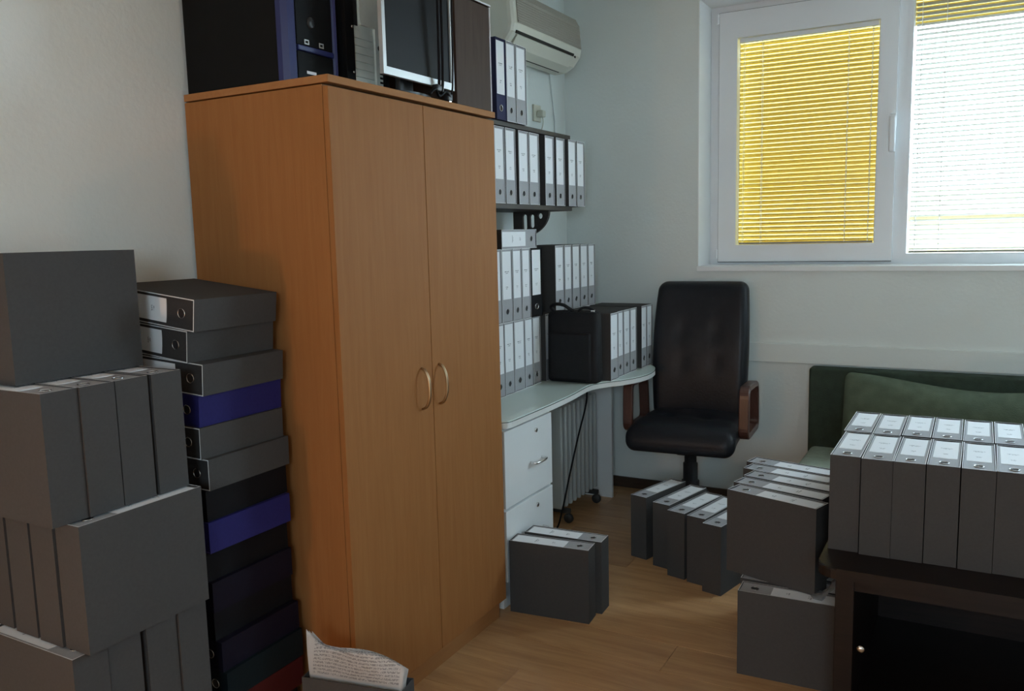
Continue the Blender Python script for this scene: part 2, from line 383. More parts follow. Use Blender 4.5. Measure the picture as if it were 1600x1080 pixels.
# slatted blinds hung on the panes, every slat its own piece
def blind(label, x0, x1, z0, z1, y, pitch, tilt, cords):
    t = thing('window_blind', label, 'blind', ((x0 + x1) / 2, y, z0), group='slatted window blinds')
    L = (x1 - x0); hw = 0.0125
    obj('headrail', box(-L / 2, L / 2, -0.013, 0.013, z1 - z0 - 0.022, z1 - z0, bev=0.002), 'pvc', t)
    obj('bottom_rail', box(-L / 2 + 0.002, L / 2 - 0.002, -0.009, 0.009, 0, 0.010, bev=0.002), 'slat', t)
    bm = bmesh.new(); pr = []
    for j in range(5):
        s = -1 + 2 * j / 4; pr.append((s * hw * math.cos(tilt), -s * hw * math.sin(tilt) + 0.0012 * (1 - s * s)))
    vs = [[bm.verts.new((xx, a, b)) for (a, b) in pr] for xx in (-L / 2 + 0.003, L / 2 - 0.003)]
    for j in range(4): bm.faces.new((vs[0][j], vs[0][j + 1], vs[1][j + 1], vs[1][j]))
    first = obj('slat', bm, 'slat', t, True)
    zz = 0.018; n = 0
    while zz < z1 - z0 - 0.028:
        o = first if n == 0 else bpy.data.objects.new('slat', first.data)
        if n: C.objects.link(o); o.parent = t
        o.location = (0, 0, zz); o.rotation_euler = (random.uniform(-0.02, 0.02), 0, 0)
        zz += pitch; n += 1
    for cx in cords:
        for dy in (-0.0135, 0.0135):
            obj('ladder_cord', tube([(cx - (x0 + x1) / 2, dy, 0.005), (cx - (x0 + x1) / 2, dy, z1 - z0 - 0.02)], 0.0012, 5), 'cord', t)
    for s in (-1, 1):
        obj('guide_wire', tube([(s * (L / 2 + 0.004), 0, 0.0), (s * (L / 2 + 0.004), 0, z1 - z0)], 0.0022, 6), 'cord', t)
    return t
blind('slatted blind glowing yellow on the opening window sash with the handle', 0.364, 1.036, 1.364, 2.437, YF - 0.004, 0.0232, math.radians(-6), (0.385, 0.48, 0.90, 1.01))
blind('pale glowing slatted blind on the wide fixed window pane', 1.197, 1.921, 1.309, 2.538, YF + 0.010, 0.0232, math.radians(20), (1.225, 1.33, 1.75, 1.89))

# yellow roller shutters outside the panes: one fully down, the next only just lowered
def shutter(label, x0, x1, z0, z1):
    t = thing('roller_shutter', label, 'shutter', ((x0 + x1) / 2, 2.937, z0), group='yellow roller shutters outside')
    L = (x1 - x0) / 2; n = max(2, round((z1 - z0) / 0.0232)); hgt = (z1 - z0) / n; first = None
    for k in range(n):
        if first is None:
            bm = bmesh.new(); pr = [(0.0, 0.0), (-0.003, 0.005), (-0.004, hgt / 2), (-0.002, hgt - 0.0055), (0.0, hgt)]
            g = [[bm.verts.new((xx, a, b)) for (a, b) in pr] for xx in (-L + 0.03, L - 0.03)]
            for j in range(4): bm.faces.new((g[0][j], g[0][j + 1], g[1][j + 1], g[1][j])).material_index = 1 if j == 3 else 0
            first = o = obj('shutter_slat', bm, ['shutter', 'shutter_joint'], t, False)
        else:
            o = bpy.data.objects.new('shutter_slat', first.data); C.objects.link(o); o.parent = t
        o.location = (0, 0, hgt * k)
    for s_ in (-1, 1):
        obj('guide_rail', box(s_ * (L - 0.016) - 0.016, s_ * (L - 0.016) + 0.016, -0.013, 0.012, -0.02 if z1 - z0 > 1 else 1.285 - z0, z1 - z0 + 0.02), 'rad', t)
    return t
shutter('yellow roller shutter fully lowered outside the opening sash', 0.31, 1.10, 1.30, 2.50)
shutter('yellow roller shutter barely lowered at the top of the fixed pane', 1.155, 1.962, 2.405, 2.59)
struct(obj('ground', box(-40, 40, -40, 70, -3.3, -3.2), 'ground'), 'ground outside far below the window', 'ground')
nb = thing('building', 'low ochre building seen faintly through the blind', 'building', (4.0, 16.0, -3.2))
obj('wall', box(-4.6, 6.0, 0, 5, 0, 4.85), 'ochre', nb)
obj('roof', prism([(-0.3, 4.85), (5.3, 4.85), (2.5, 5.45)], -4.8, 6.2, 'X'), 'ochre', nb)

# ------------------------------------------------------------------ wardrobe
WD = thing('wardrobe', 'tall beech veneer wardrobe with two doors and curved brass handles', 'wardrobe', (0, 0, 0))
W_, D_, H_ = 0.868, 0.543, 1.87
obj('plinth', box(-D_ + 0.01, -0.03, 0.004, W_ - 0.004, 0, 0.078), 'ward_h', WD)
obj('side_panel', box(-D_, -0.019, 0, 0.018, 0.0785, H_ - 0.024), 'ward', WD)
obj('side_panel', box(-D_, -0.019, W_ - 0.018, W_, 0.0785, H_ - 0.024), 'ward', WD)
obj('back_panel', box(-D_, -D_ + 0.006, 0.018, W_ - 0.018, 0.0785, H_ - 0.024), 'ward_in', WD)
obj('carcass_bottom', box(-D_ + 0.006, -0.022, 0.018, W_ - 0.018, 0.0785, 0.097), 'ward', WD)
obj('top_panel', box(-D_, 0.004, -0.002, W_ + 0.002, H_ - 0.020, H_, bev=0.0015), 'ward_h', WD)
obj('rail', box(-0.06, -0.022, 0.018, W_ - 0.018, H_ - 0.05, H_ - 0.022), 'ward_in', WD)
for (a, b, hy) in ((0.001, W_ / 2 - 0.0015, 0.372), (W_ / 2 + 0.0015, W_ - 0.001, 0.470)):
    d = obj('door', box(-0.018, 0, a, b, 0.080, H_ - 0.029, bev=0.001), 'ward', WD)
    pts = [(0.0, hy, 0.905), (0.016, hy, 0.913), (0.028, hy, 0.938), (0.031, hy, 0.970), (0.028, hy, 1.002), (0.016, hy, 1.027), (0.0, hy, 1.035)]
    obj('handle', tube(spline(pts, 5), 0.005, 10, prof=[(0.0030 * math.cos(2 * PI * q / 10), 0.0046 * math.sin(2 * PI * q / 10)) for q in range(10)]), 'brass', d, True)

# ------------------------------------------------------------------ box files
BH, BD, BW = 0.318, 0.285, 0.082
def case_bm(T=0.0026):
    bm = bmesh.new()
    hx, hy, hz = BD / 2, BW / 2, BH / 2
    O = [(s * hx, a * hy, b * hz) for s in (-1, 1) for (a, b) in ((-1, -1), (1, -1), (1, 1), (-1, 1))]
    I = [(s * hx if s > 0 else -hx + T, a * (hy - T), b * (hz - T)) for s in (-1, 1) for (a, b) in ((-1, -1), (1, -1), (1, 1), (-1, 1))]
    vo = [bm.verts.new(p) for p in O]; vi = [bm.verts.new(p) for p in I]
    bm.faces.new(vo[0:4][::-1]); bm.faces.new(vi[0:4])
    for k in range(4):
        j = (k + 1) % 4
        bm.faces.new((vo[k], vo[j], vo[4 + j], vo[4 + k])); bm.faces.new((vi[k], vi[4 + k], vi[4 + j], vi[j]))
        f = bm.faces.new((vo[4 + k], vo[4 + j], vi[4 + j], vi[4 + k])); f.material_index = 1
    return bm
def spine_bm(n=6):
    """file block inside the case: slightly hollow spine towards +x"""
    hx, hy, hz = BD / 2, BW / 2 - 0.0035, BH / 2 - 0.0035
    out = [(-hx + 0.004, hy)]
    out += [(hx - 0.0022 - 0.0022 * (1 - (1 - 2 * k / n) ** 2), hy * (1 - 2 * k / n)) for k in range(n + 1)]
    out += [(-hx + 0.004, -hy)]
    return prism(out, -hz, hz)
proto = {}
def binder_meshes(col):
    if col in proto: return proto[col]
    def me(bm, m, sm=False):
        o = obj('tmp', bm, m, None, sm); d = o.data; bpy.data.objects.remove(o); return d
    sp = {'grey': 'grey2', 'spine_shaded': 'shadedspine'}.get(col, col); cm = 'grey' if col == 'spine_shaded' else col
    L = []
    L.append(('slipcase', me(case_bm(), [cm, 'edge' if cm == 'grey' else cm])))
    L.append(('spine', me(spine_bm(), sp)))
    if col == 'grey' or 'label' not in proto:
        lb = box(BD / 2 - 0.0042, BD / 2 - 0.0028, -BW / 2 + 0.0060, BW / 2 - 0.0060, -0.058, 0.149)
        for v in lb.verts: v.co.x += 0
        proto['label'] = me(lb, 'label')
        rg = bmesh.new(); N = 18
        tube([(BD / 2 - 0.0025, 0.0122 * math.cos(2 * PI * k / N), -0.112 + 0.0122 * math.sin(2 * PI * k / N)) for k in range(N)], 0.0012, 6, rg, True)
        proto['ring'] = me(rg, 'ring', True)
        proto['hole'] = me(lathe([(0.0118, 0), (0.0118, 0.0018)], 18, (BD / 2 - 0.0046, 0, -0.112), 'X'), 'hole')
    L += [('label', proto['label']), ('finger_ring', proto['ring']), ('finger_hole', proto['hole'])]
    for n_, d_ in L: d_.name = col + '_' + n_
    proto[col] = L
    return L

UPR = Matrix.Identity(3)
def cols(ex, ey, ez): return Matrix((ex, ey, ez)).transposed()
def spine_up(ang):      # label end of the spine points along angle ang
    u = Vector((math.cos(ang), math.sin(ang), 0)); z = Vector((0, 0, 1)); return cols(z, u.cross(z), u)
FLAT_Y = cols(Vector((0, -1, 0)), Vector((0, 0, 1)), Vector((-1, 0, 0)))   # lying, spine to -y
FLAT_X = cols(Vector((1, 0, 0)), Vector((0, 0, 1)), Vector((0, -1, 0)))    # lying, spine to +x
def binder(center, orient, label, group, col='grey', w=1.0, d=1.0, h=1.0, rz=0.0, tilt=None, lab=True):
    """center = footprint centre at base; orient = 3x3 for the parts; w/d/h scale width, depth, height"""
    ext = [abs(orient[2][0]) * BD * d, abs(orient[2][1]) * BW * w, abs(orient[2][2]) * BH * h]
    root = thing('box_file', label, 'box file', center, rz, group)
    if tilt: root.rotation_euler = (tilt[0], tilt[1], rz)
    ml = Matrix.Translation((0, 0, sum(ext) / 2)) @ (orient @ Matrix.Diagonal((d, w, h))).to_4x4()
    ring = None
    for (nm, me) in binder_meshes(col):
        if nm == 'label' and not lab: continue
        o = bpy.data.objects.new(nm, me); C.objects.link(o)
        o.parent = root; o.matrix_local = ml
    return root
ORD = ['first', 'second', 'third', 'fourth', 'fifth', 'sixth', 'seventh', 'eighth', 'ninth', 'tenth', 'eleventh', 'twelfth', 'thirteenth', 'fourteenth', 'fifteenth', 'sixteenth']

# --- two rows on the dark table, spines up
TZ = 0.500
for k in range(8):
    x = 1.197 + 0.0845 * k; a = PI / 2 + random.uniform(-0.006, 0.006)
    binder((x, 0.93 + random.uniform(-0.006, 0.006), TZ), spine_up(a), 'grey box file standing spine up, %s from left in front row on dark table' % ORD[k], 'front row of files on the dark table')
for k in range(8):
    x = 1.190 + 0.0855 * k; a = PI / 2 + random.uniform(-0.006, 0.006)
    binder((x, 1.262 + random.uniform(-0.006, 0.006), TZ), spine_up(a), 'grey box file standing spine up, %s from left in back row on dark table' % ORD[k], 'back row of files on the dark table')
# --- lower layer on the floor beside the table, upper layer on it
lows = [(1.03, 0.900, 0.04), (1.015, 1.000, 0.0), (1.00, 1.100, -0.03), (0.99, 1.20, -0.05), (0.975, 1.305, -0.06)]
for k, (x, y, a) in enumerate(lows):
    binder((x, y, 0), spine_up(a), 'dark grey box file on the floor beside the table leg under the upper files' if k == 0 else 'grey box file hidden in the lower layer behind the front floor file by the table',
           'lower files beside the table' if k == 0 else 'hidden lower files beside the table')
ups = [(0.960, 0.998, -0.30), (0.958, 1.098, -0.26), (0.970, 1.195, -0.24), (0.945, 1.292, -0.22), (0.935, 1.387, -0.22)]
for k, (x, y, a) in enumerate(ups):
    binder((x, y, 0.2852), spine_up(a), 'grey box file spine up, %s from front in the upper layer left of the table' % ORD[k], 'upper files left of the table')
# --- five on the floor in front of the chair
fl5 = [(0.276, 1.805, 75), (0.396, 1.745, 77), (0.488, 1.668, 76.5), (0.578, 1.640, 78), (0.664, 1.575, 77)]
for k, (x, y, a) in enumerate(fl5):
    binder((x, y, 0), spine_up(math.radians(a)), 'grey box file spine up on the floor before the chair, %s from left' % ORD[k], 'files on the floor before the chair')
# --- two on the floor by the drawers
binder((0.137, 0.985, 0), spine_up(PI + 0.10), 'grey box file spine up on the floor before the drawers, nearer of the two', 'files on the floor before the drawers')
binder((0.148, 1.090, 0), spine_up(PI + 0.06), 'grey box file spine up on the floor before the drawers, farther of the two', 'files on the floor before the drawers')

# --- left tower of files: five layers
LH = 0.2855
def lay_x(z, ys, x, nm, a=PI):
    for k, y in enumerate(ys):
        binder((x + random.uniform(-0.004, 0.004), y, z), spine_up(a + random.uniform(-0.005, 0.005)), 'grey box file, %s from the camera in the %s layer of the tall left stack' % (ORD[k], nm), nm + ' layer of the tall left stack')
def lay_y(z, xs, y, nm):
    for k, x in enumerate(xs):
        binder((x, y + random.uniform(-0.004, 0.004), z), spine_up(PI / 2 + random.uniform(-0.01, 0.01)), 'grey box file, %s from the right in the %s layer of the tall left stack' % (ORD[k], nm), nm + ' layer of the tall left stack')
lay_y(0.0, (-0.165, -0.252, -0.339, -0.43), -0.575, 'floor')
lay_x(LH, (-0.709, -0.625, -0.527, -0.443), -0.288, 'fourth', PI)
lay_y(2 * LH, (-0.151, -0.238, -0.332, -0.430), -0.562, 'third')
lay_x(3 * LH, (-0.713, -0.628, -0.543, -0.452), -0.302, 'second', PI)
lay_y(4 * LH, (-0.330, -0.415), -0.562, 'top')

# --- stack of files lying flat against the wardrobe side
seq = ['grey', 'grey', 'grey', 'blue', 'grey', 'grey', 'black', 'blue', 'black', 'plum', 'black', 'plum', 'teal', 'red', 'black', 'grey']
nms = {'grey': 'grey', 'blue': 'blue', 'black': 'black', 'plum': 'dark plum', 'teal': 'dark teal', 'red': 'red'}
dxs = [0.004, -0.018, 0.012, 0.0, 0.006, 0.018, 0.01, 0.02, 0.0, 0.012, 0.0, 0.02, 0.03, 0.03, 0.0, 0.0]
tl = [0.115, 0.09, 0.07, 0.045, 0.025, 0.01] + [0] * 10
prev = None
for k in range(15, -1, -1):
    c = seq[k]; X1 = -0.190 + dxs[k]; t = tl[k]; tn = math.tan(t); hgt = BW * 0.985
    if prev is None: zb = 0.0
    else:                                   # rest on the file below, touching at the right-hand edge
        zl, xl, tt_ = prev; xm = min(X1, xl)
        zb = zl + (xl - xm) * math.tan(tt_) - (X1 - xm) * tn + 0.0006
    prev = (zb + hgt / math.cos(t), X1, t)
    binder((X1 - BH / 2 * math.cos(t), -0.188 + random.uniform(-0.006, 0.004), zb + BH / 2 * math.sin(t)), FLAT_Y, '%s box file lying flat, %s from top of the stack beside the wardrobe' % (nms[c], ORD[k]), 'flat stack beside the wardrobe', 'spine_shaded' if c == 'grey' else c, tilt=(0, t, 0),
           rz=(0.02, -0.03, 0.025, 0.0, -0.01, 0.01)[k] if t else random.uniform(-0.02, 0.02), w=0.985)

# ------------------------------------------------------------------ wall shelf with files
SX = -0.275
sh = thing('wall_shelf', 'dark wall shelf of two boards on a pierced bracket', 'shelf', (XL, 1.2, 1.555))
def shp(n_, x0, x1, y0, y1, z0, z1): return obj(n_, box(x0 - XL, x1 - XL, y0 - 1.2, y1 - 1.2, z0 - 1.555, z1 - 1.555, bev=0.0015), 'shelfwood', sh)
shp('lower_board', XL, SX, 1.0, 2.10, 1.555, 1.577)
shp('upper_board', XL, SX - 0.005, 1.0, 2.10, 1.902, 1.922)
shp('end_upright', XL, SX - 0.03, 1.752, 1.776, 1.577, 1.902)
def bracket(yb):
    # quarter-round plate with three slots, built as a grid of strips around the holes
    bm = bmesh.new()
    outer = [(0.055, 0.0), (0.25, 0.0)] + [(0.09 + 0.16 * math.cos(q * PI / 24), -0.125 * math.sin(q * PI / 24)) for q in range(1, 12)] + [(0.055, -0.125)]
    ov = [bm.verts.new((u, 0, v)) for (u, v) in outer]
    edges = [bm.edges.new((ov[k], ov[(k + 1) % len(ov)])) for k in range(len(ov))]
    for (cu, half, r, cv) in ((0.118, 0.026, 0.013, -0.052), (0.158, 0.020, 0.013, -0.048), (0.202, 0.0, 0.014, -0.024)):
        hp = []
        for q in range(16):
            a = 2 * PI * q / 16; hp.append((cu + r * math.cos(a), cv + r * math.sin(a) + (half if math.sin(a) > 0 else -half)))
        hv = [bm.verts.new((u, 0, v)) for (u, v) in hp]
        edges += [bm.edges.new((hv[k], hv[(k + 1) % 16])) for k in range(16)]
    bmesh.ops.triangle_fill(bm, use_beauty=True, edges=edges)
    g = bmesh.ops.extrude_face_region(bm, geom=list(bm.faces))
    for v in [e for e in g['geom'] if isinstance(e, bmesh.types.BMVert)]: v.co.y += 0.018
    for v in bm.verts: v.co += Vector((0.0, yb - 1.2, 0.0))
    obj('bracket', bm, 'shelfwood', sh)
bracket(1.90)
bracket(1.28)
sy = [(1.331, 1.418), (1.426, 1.514), (1.540, 1.638), (1.641, 1.739), (1.792, 1.886), (1.903, 2.000)]
for k, (a, b) in enumerate(sy):
    binder((SX + 0.008 - BD / 2 + random.uniform(-.004, .004), (a + b) / 2, 1.577), UPR, 'grey box file with white label, %s from left on the dark wall shelf' % ORD[k], 'files on the wall shelf', w=min(1.15, (b - a) / BW))
for k, (a, b) in enumerate(((1.905 + 0.105, 2.012 + 0.095), (2.012 + 0.098, 2.105 + 0.10))):
    binder((SX + 0.024 - BD / 2, (a + b) / 2, 1.577), UPR, 'grey box file jutting forward at the far end of the wall shelf, %s of two' % ('left' if k == 0 else 'right'), 'files on the wall shelf', w=1.1)
for k, (a, b) in enumerate(((1.353, 1.438), (1.441, 1.525), (1.529, 1.620))):
    binder((SX + 0.010 - BD / 2, (a + b) / 2, 1.922), UPR, '%s box file on top of the wall shelf beside the wardrobe, %s of three' % (('navy blue', 'grey', 'grey')[k], ('left', 'middle', 'right')[k]), 'files on top of the shelf', ('navy', 'grey', 'grey')[k], w=(b - a) / BW, h=1.04)

# ------------------------------------------------------------------ desk
DZ = 0.752
dk = thing('desk', 'white wave-edged desk with a tinted glass top against the wall', 'desk', (-0.3, 1.6, 0))
cur = [(-0.045, 0.905), (-0.018, 0.918), (-0.004, 0.95), (-0.004, 1.10), (-0.006, 1.30), (-0.014, 1.50), (-0.030, 1.66), (-0.034, 1.76), (-0.004, 1.845), (0.045, 1.92), (0.085, 2.01), (0.106, 2.11), (0.104, 2.21), (0.080, 2.315), (0.02, 2.405), (-0.07, 2.45)]
sp_ = [(v.x, v.y) for v in spline([(a, b, 0) for a, b in cur], 4)]
outl = [(XL + 0.002, 0.905)] + sp_ + [(XL + 0.002, 2.45)]
def loc_out(o, e=0.0): return [(a + 0.3 - e, b - 1.6) for (a, b) in o]
obj('tabletop', prism(loc_out(outl), 0.722, 0.744), 'white_edge', dk)
obj('edge_seam', prism(loc_out(outl, -0.001), 0.7441, 0.7465), 'deskedge', dk)
obj('glass_top', prism(loc_out(outl), 0.7466, DZ), 'deskglass', dk)
obj('end_panel', box(XL + 0.303, -0.200 + 0.3, 2.405 - 1.6, 2.423 - 1.6, 0, 0.722), 'white', dk)
# drawer pedestal
pd = thing('drawer_pedestal', 'white pedestal with two lockable drawers under the desk', 'drawer unit', (-0.28, 1.137, 0))
def pdb(n_, x0, x1, y0, y1, z0, z1, m='white', par=None, bev=0.0015): return obj(n_, box(x0 + 0.28, x1 + 0.28, y0 - 1.137, y1 - 1.137, z0, z1, bev=bev), m, par or pd)
pdb('body', -0.52, -0.047, 0.930, 1.352, 0.0, 0.718)
for (z0, z1, zh) in ((0.402, 0.704, 0.535), (0.110, 0.392, 0.24)):
    d = pdb('drawer_front', -0.047, -0.029, 0.934, 1.334, z0, z1)
    zl = z1 - 0.045
    hy = 1.19
    obj('handle', tube(spline([(-0.029 + 0.28, hy - 0.05 - 1.137, zh), (-0.005 + 0.28, hy - 0.045 - 1.137, zh), (0.001 + 0.28, hy - 1.137, zh), (-0.005 + 0.28, hy + 0.045 - 1.137, zh), (-0.029 + 0.28, hy + 0.05 - 1.137, zh)], 5), 0.0052, 8), 'ring', d, True)
    lk = obj('lock', lathe([(0.0095, 0), (0.0095, 0.005), (0.006, 0.006), (0.0, 0.006)], 16, (-0.029 + 0.28, 1.19 - 1.137, zl), 'X'), 'ring', d, True)
    obj('keyhole', box(-0.0232 + 0.28, -0.0224 + 0.28, 1.189 - 1.137, 1.191 - 1.137, zl - 0.005, zl + 0.005), 'hole', lk)

# files on the desk
DX = -0.252
for k, (a, b) in enumerate(((1.268, 1.350), (1.353, 1.442), (1.446, 1.549), (1.555, 1.633), (1.640, 1.715))):
    binder((DX - BD / 2 - 0.004 * k, (a + b) / 2, DZ), UPR, 'grey box file standing on the desk between wardrobe and black bag, %s from left' % ORD[k], 'files on the desk by the wardrobe', w=(b - a) / BW)
for k, (a, b) in enumerate(((1.243, 1.328), (1.331, 1.424), (1.428, 1.508), (1.512, 1.590))):
    binder((DX + 0.004 - BD / 2, (a + b) / 2, DZ + BH), UPR, 'grey box file in the second tier beside the wardrobe, %s from left' % ORD[k], 'second tier of files by the wardrobe', w=(b - a) / BW, h=0.985)
binder((DX + 0.002 - BD / 2, 1.655, DZ + BH), UPR, 'black box file with narrow white label at the end of the second tier', 'second tier of files by the wardrobe', 'black', w=1.3, h=0.985)
binder((DX + 0.006 - BD / 2, 1.492, DZ + BH * 1.985 + 0.0005), FLAT_X, 'grey box file lying flat on the second tier beside the wardrobe', 'second tier of files by the wardrobe')
for k in range(7):
    binder((DX - 0.012 - BD / 2, 1.80 + 0.0885 * k, DZ), UPR, 'grey box file against the wall hidden behind the bag and front files', 'hidden back row of files on the desk')
for k, (a, b) in enumerate(((1.876, 1.976), (1.982, 2.066), (2.072, 2.163), (2.169, 2.262), (2.268, 2.352))):
    binder((DX - 0.012 - BD / 2, (a + b) / 2, DZ + BH), UPR, 'grey box file in the upper tier above the black bag, %s from left' % ORD[k], 'upper tier of files above the bag', w=(b - a) / BW * 0.99)
for k, (a, b) in enumerate(((1.862, 1.955), (1.963, 2.046), (2.050, 2.134), (2.138, 2.222), (2.276, 2.356), (2.358, 2.436))):
    binder(((0.024 if k == 0 else 0.016) - BD / 2 - (-0.006 if k > 3 else 0), (a + b) / 2 + (0.004 if k == 0 else 0), DZ), UPR, 'grey box file at the rounded desk end right of the bag, %s from left' % ORD[k], 'files at the rounded desk end', w=(b - a) / BW, rz=-0.02 if k == 0 else 0)

# black bag on the desk
bg_ = thing('laptop_bag', 'black fabric laptop bag with carry handle standing on the desk', 'bag', (-0.128, 1.79, DZ))
def bulge(p):
    f = (1 - (p.x / 0.13) ** 2) * (1 - (p.z / 0.17) ** 2)
    return (p.x * (1 - 0.02 * (p.z / 0.17)), p.y * (0.85 + 0.25 * max(0, f)), p.z)
obj('body', pad(0.128, 0.042, 0.166, 0.022, 3, 6, bulge, (0, 0, 0.166)), 'bag', bg_, True)
obj('front_pocket', pad(0.105, 0.012, 0.11, 0.010, 3, 5, None, (-0.005, -0.042, 0.125)), 'bag', bg_, True)
obj('zip', tube(spline([(-0.12, 0.0, 0.30), (-0.112, 0.0, 0.326), (-0.06, 0.0, 0.335), (0.06, 0.0, 0.335), (0.112, 0.0, 0.326), (0.12, 0.0, 0.30)], 5), 0.003, 6), 'plastic', bg_, True)
obj('handle', tube(spline([(-0.10, -0.005, 0.330), (-0.115, -0.012, 0.352), (-0.085, -0.02, 0.366), (-0.045, -0.02, 0.362), (-0.02, -0.01, 0.345), (0.0, -0.005, 0.332)], 5), 0.008, 8), 'bag', bg_, True)
obj('strap', tube(spline([(0.02, 0.0, 0.333), (0.045, 0.0, 0.350), (0.075, 0.0, 0.348), (0.105, 0.01, 0.330)], 5), 0.006, 8), 'bag', bg_, True)
obj('buckle', box(0.085, 0.105, -0.006, 0.006, 0.328, 0.340, bev=0.002), 'ring', bg_)

# oil radiator under the desk
ra = thing('oil_radiator', 'grey finned oil radiator on casters under the desk', 'radiator', (-0.33, 2.10, 0))
fin_me = None
for k in range(9):
    yy = 1.905 + 0.052 * k - 2.10
    if fin_me is None:
        o = obj('fin', pad(0.075, 0.011, 0.26, 0.0105, 2, 3, lambda p: (p.x, p.y * (0.55 + 0.45 * min(1, (abs(p.x) / 0.075) ** 2 + 0.2)), p.z), (0, 0, 0.335)), 'rad', ra, True); fin_me = o.data
    else:
        o = bpy.data.objects.new('fin', fin_me); C.objects.link(o); o.parent = ra
    o.location = (0, yy, 0)
obj('oil_pipe', lathe([(0.016, -0.20), (0.016, 0.222)], 12, (0, 0, 0.12), 'Y'), 'rad', ra, True)
obj('oil_pipe', lathe([(0.016, -0.20), (0.016, 0.222)], 12, (0, 0, 0.56), 'Y'), 'rad', ra, True)
for yy in (-0.17, 0.18):
    f = obj('foot_bar', box(-0.10, 0.10, yy - 0.012, yy + 0.012, 0.052, 0.076, bev=0.004), 'rad_dark', ra)
    for xx in (-0.09, 0.09):
        obj('caster', lathe([(0.0, -0.011), (0.02, -0.011), (0.025, -0.006), (0.025, 0.006), (0.02, 0.011), (0.0, 0.011)], 14, (xx, yy, 0.027), 'Y'), 'rad_dark', f, True)
tag(obj('power_cable', tube(spline([(-0.19, 2.06, 0.716), (-0.185, 2.04, 0.60), (-0.20, 1.97, 0.44), (-0.215, 1.89, 0.25), (-0.23, 1.84, 0.10), (-0.25, 1.80, 0.006), (-0.32, 1.78, 0.005)], 6), 0.0045, 8), 'cable', None, True), 'black cable hanging below the desk in front of the radiator', 'cable')

# ------------------------------------------------------------------ air conditioner and socket
ac = thing('air_conditioner', 'cream wall-mounted air conditioner with a grey intake grille', 'air conditioner', (XL, 2.07, 2.272))
A0, A1 = 1.69 - 2.07, 2.455 - 2.07
prof = [(0.0, 0.03), (0.04, 0.012), (0.10, 0.015), (0.150, 0.04), (0.188, 0.085), (0.195, 0.12), (0.185, 0.24), (0.165, 0.275), (0.12, 0.285), (0.0, 0.285)]
def ac_body():
    bm = bmesh.new(); rings = []
    ys = [A0, A0 + 0.006, A0 + 0.02, A0 + 0.045, A1 - 0.045, A1 - 0.02, A1 - 0.006, A1]; sc = [0.86, 0.93, 0.975, 1.0, 1.0, 0.975, 0.93, 0.86]
    for yy, s in zip(ys, sc): rings.append([bm.verts.new((u * s, yy, 0.15 + (v - 0.15) * (0.5 + 0.5 * s))) for (u, v) in prof])
    n = len(prof)
    for A, B in zip(rings, rings[1:]):
        for k in range(n): bm.faces.new((A[k], A[(k + 1) % n], B[(k + 1) % n], B[k]))
    bm.faces.new(rings[0]); bm.faces.new(rings[-1][::-1])
    return bm
obj('housing', ac_body(), 'ac', ac, False)
g_ = prism([(0.1965, 0.125), (0.1985, 0.125), (0.189, 0.24), (0.169, 0.277), (0.122, 0.2875), (0.12, 0.2855), (0.166, 0.274), (0.1865, 0.238)], A0 + 0.04, A1 - 0.035, 'Y')
obj('intake_grille', g_, 'acg', ac)
for k in range(9):
    zz = 0.132 + 0.0115 * k
    obj('grille_bar', box(0.1955 - (zz - 0.125) * 0.083, 0.2005 - (zz - 0.125) * 0.083, A0 + 0.045, A1 - 0.04, zz, zz + 0.0028), 'acg', ac)
obj('air_slot', prism([(0.1895, 0.078), (0.1945, 0.090), (0.1875, 0.092), (0.1835, 0.080)], A0 + 0.035, A1 - 0.115, 'Y'), 'acd', ac)
obj('louvre', prism([(0.105, 0.012), (0.150, 0.034), (0.186, 0.076), (0.188, 0.073), (0.153, 0.030), (0.106, 0.009)], A0 + 0.05, A1 - 0.10, 'Y'), 'ac', ac)
obj('louvre_gap', prism([(0.094, 0.0125), (0.102, 0.0145), (0.102, 0.0115), (0.094, 0.0095)], A0 + 0.05, A1 - 0.10, 'Y'), 'acd', ac)
obj('indicator', box(0.186, 0.190, A1 - 0.098, A1 - 0.088, 0.074, 0.084), 'acd', ac)
sk = thing('wall_socket', 'small cream wall socket with a plug below the air conditioner', 'socket', (XL, 2.27, 2.03))
obj('plate', box(0, 0.012, -0.04, 0.04, 0, 0.085, bev=0.003), 'socket', sk)
obj('plug', box(0.012, 0.05, -0.015, 0.02, 0.02, 0.055, bev=0.006, seg=3), 'socket', sk)
obj('flex', tube(spline([(0.04, 0.0, 0.022), (0.042, 0.0, -0.01), (0.03, 0.004, -0.05), (0.012, 0.006, -0.10)], 5), 0.003, 6), 'socket', sk, True)
tag(obj('drain_pipe', tube(spline([(XL + 0.008, 2.43, 2.290), (XL + 0.008, 2.435, 2.26), (XL + 0.006, 2.46, 2.18), (XL + 0.006, 2.485, 2.05), (XL + 0.006, 2.487, 1.95)], 6), 0.004, 8), 'wall', None, True), 'thin white pipe running down the wall below the air conditioner', 'pipe')

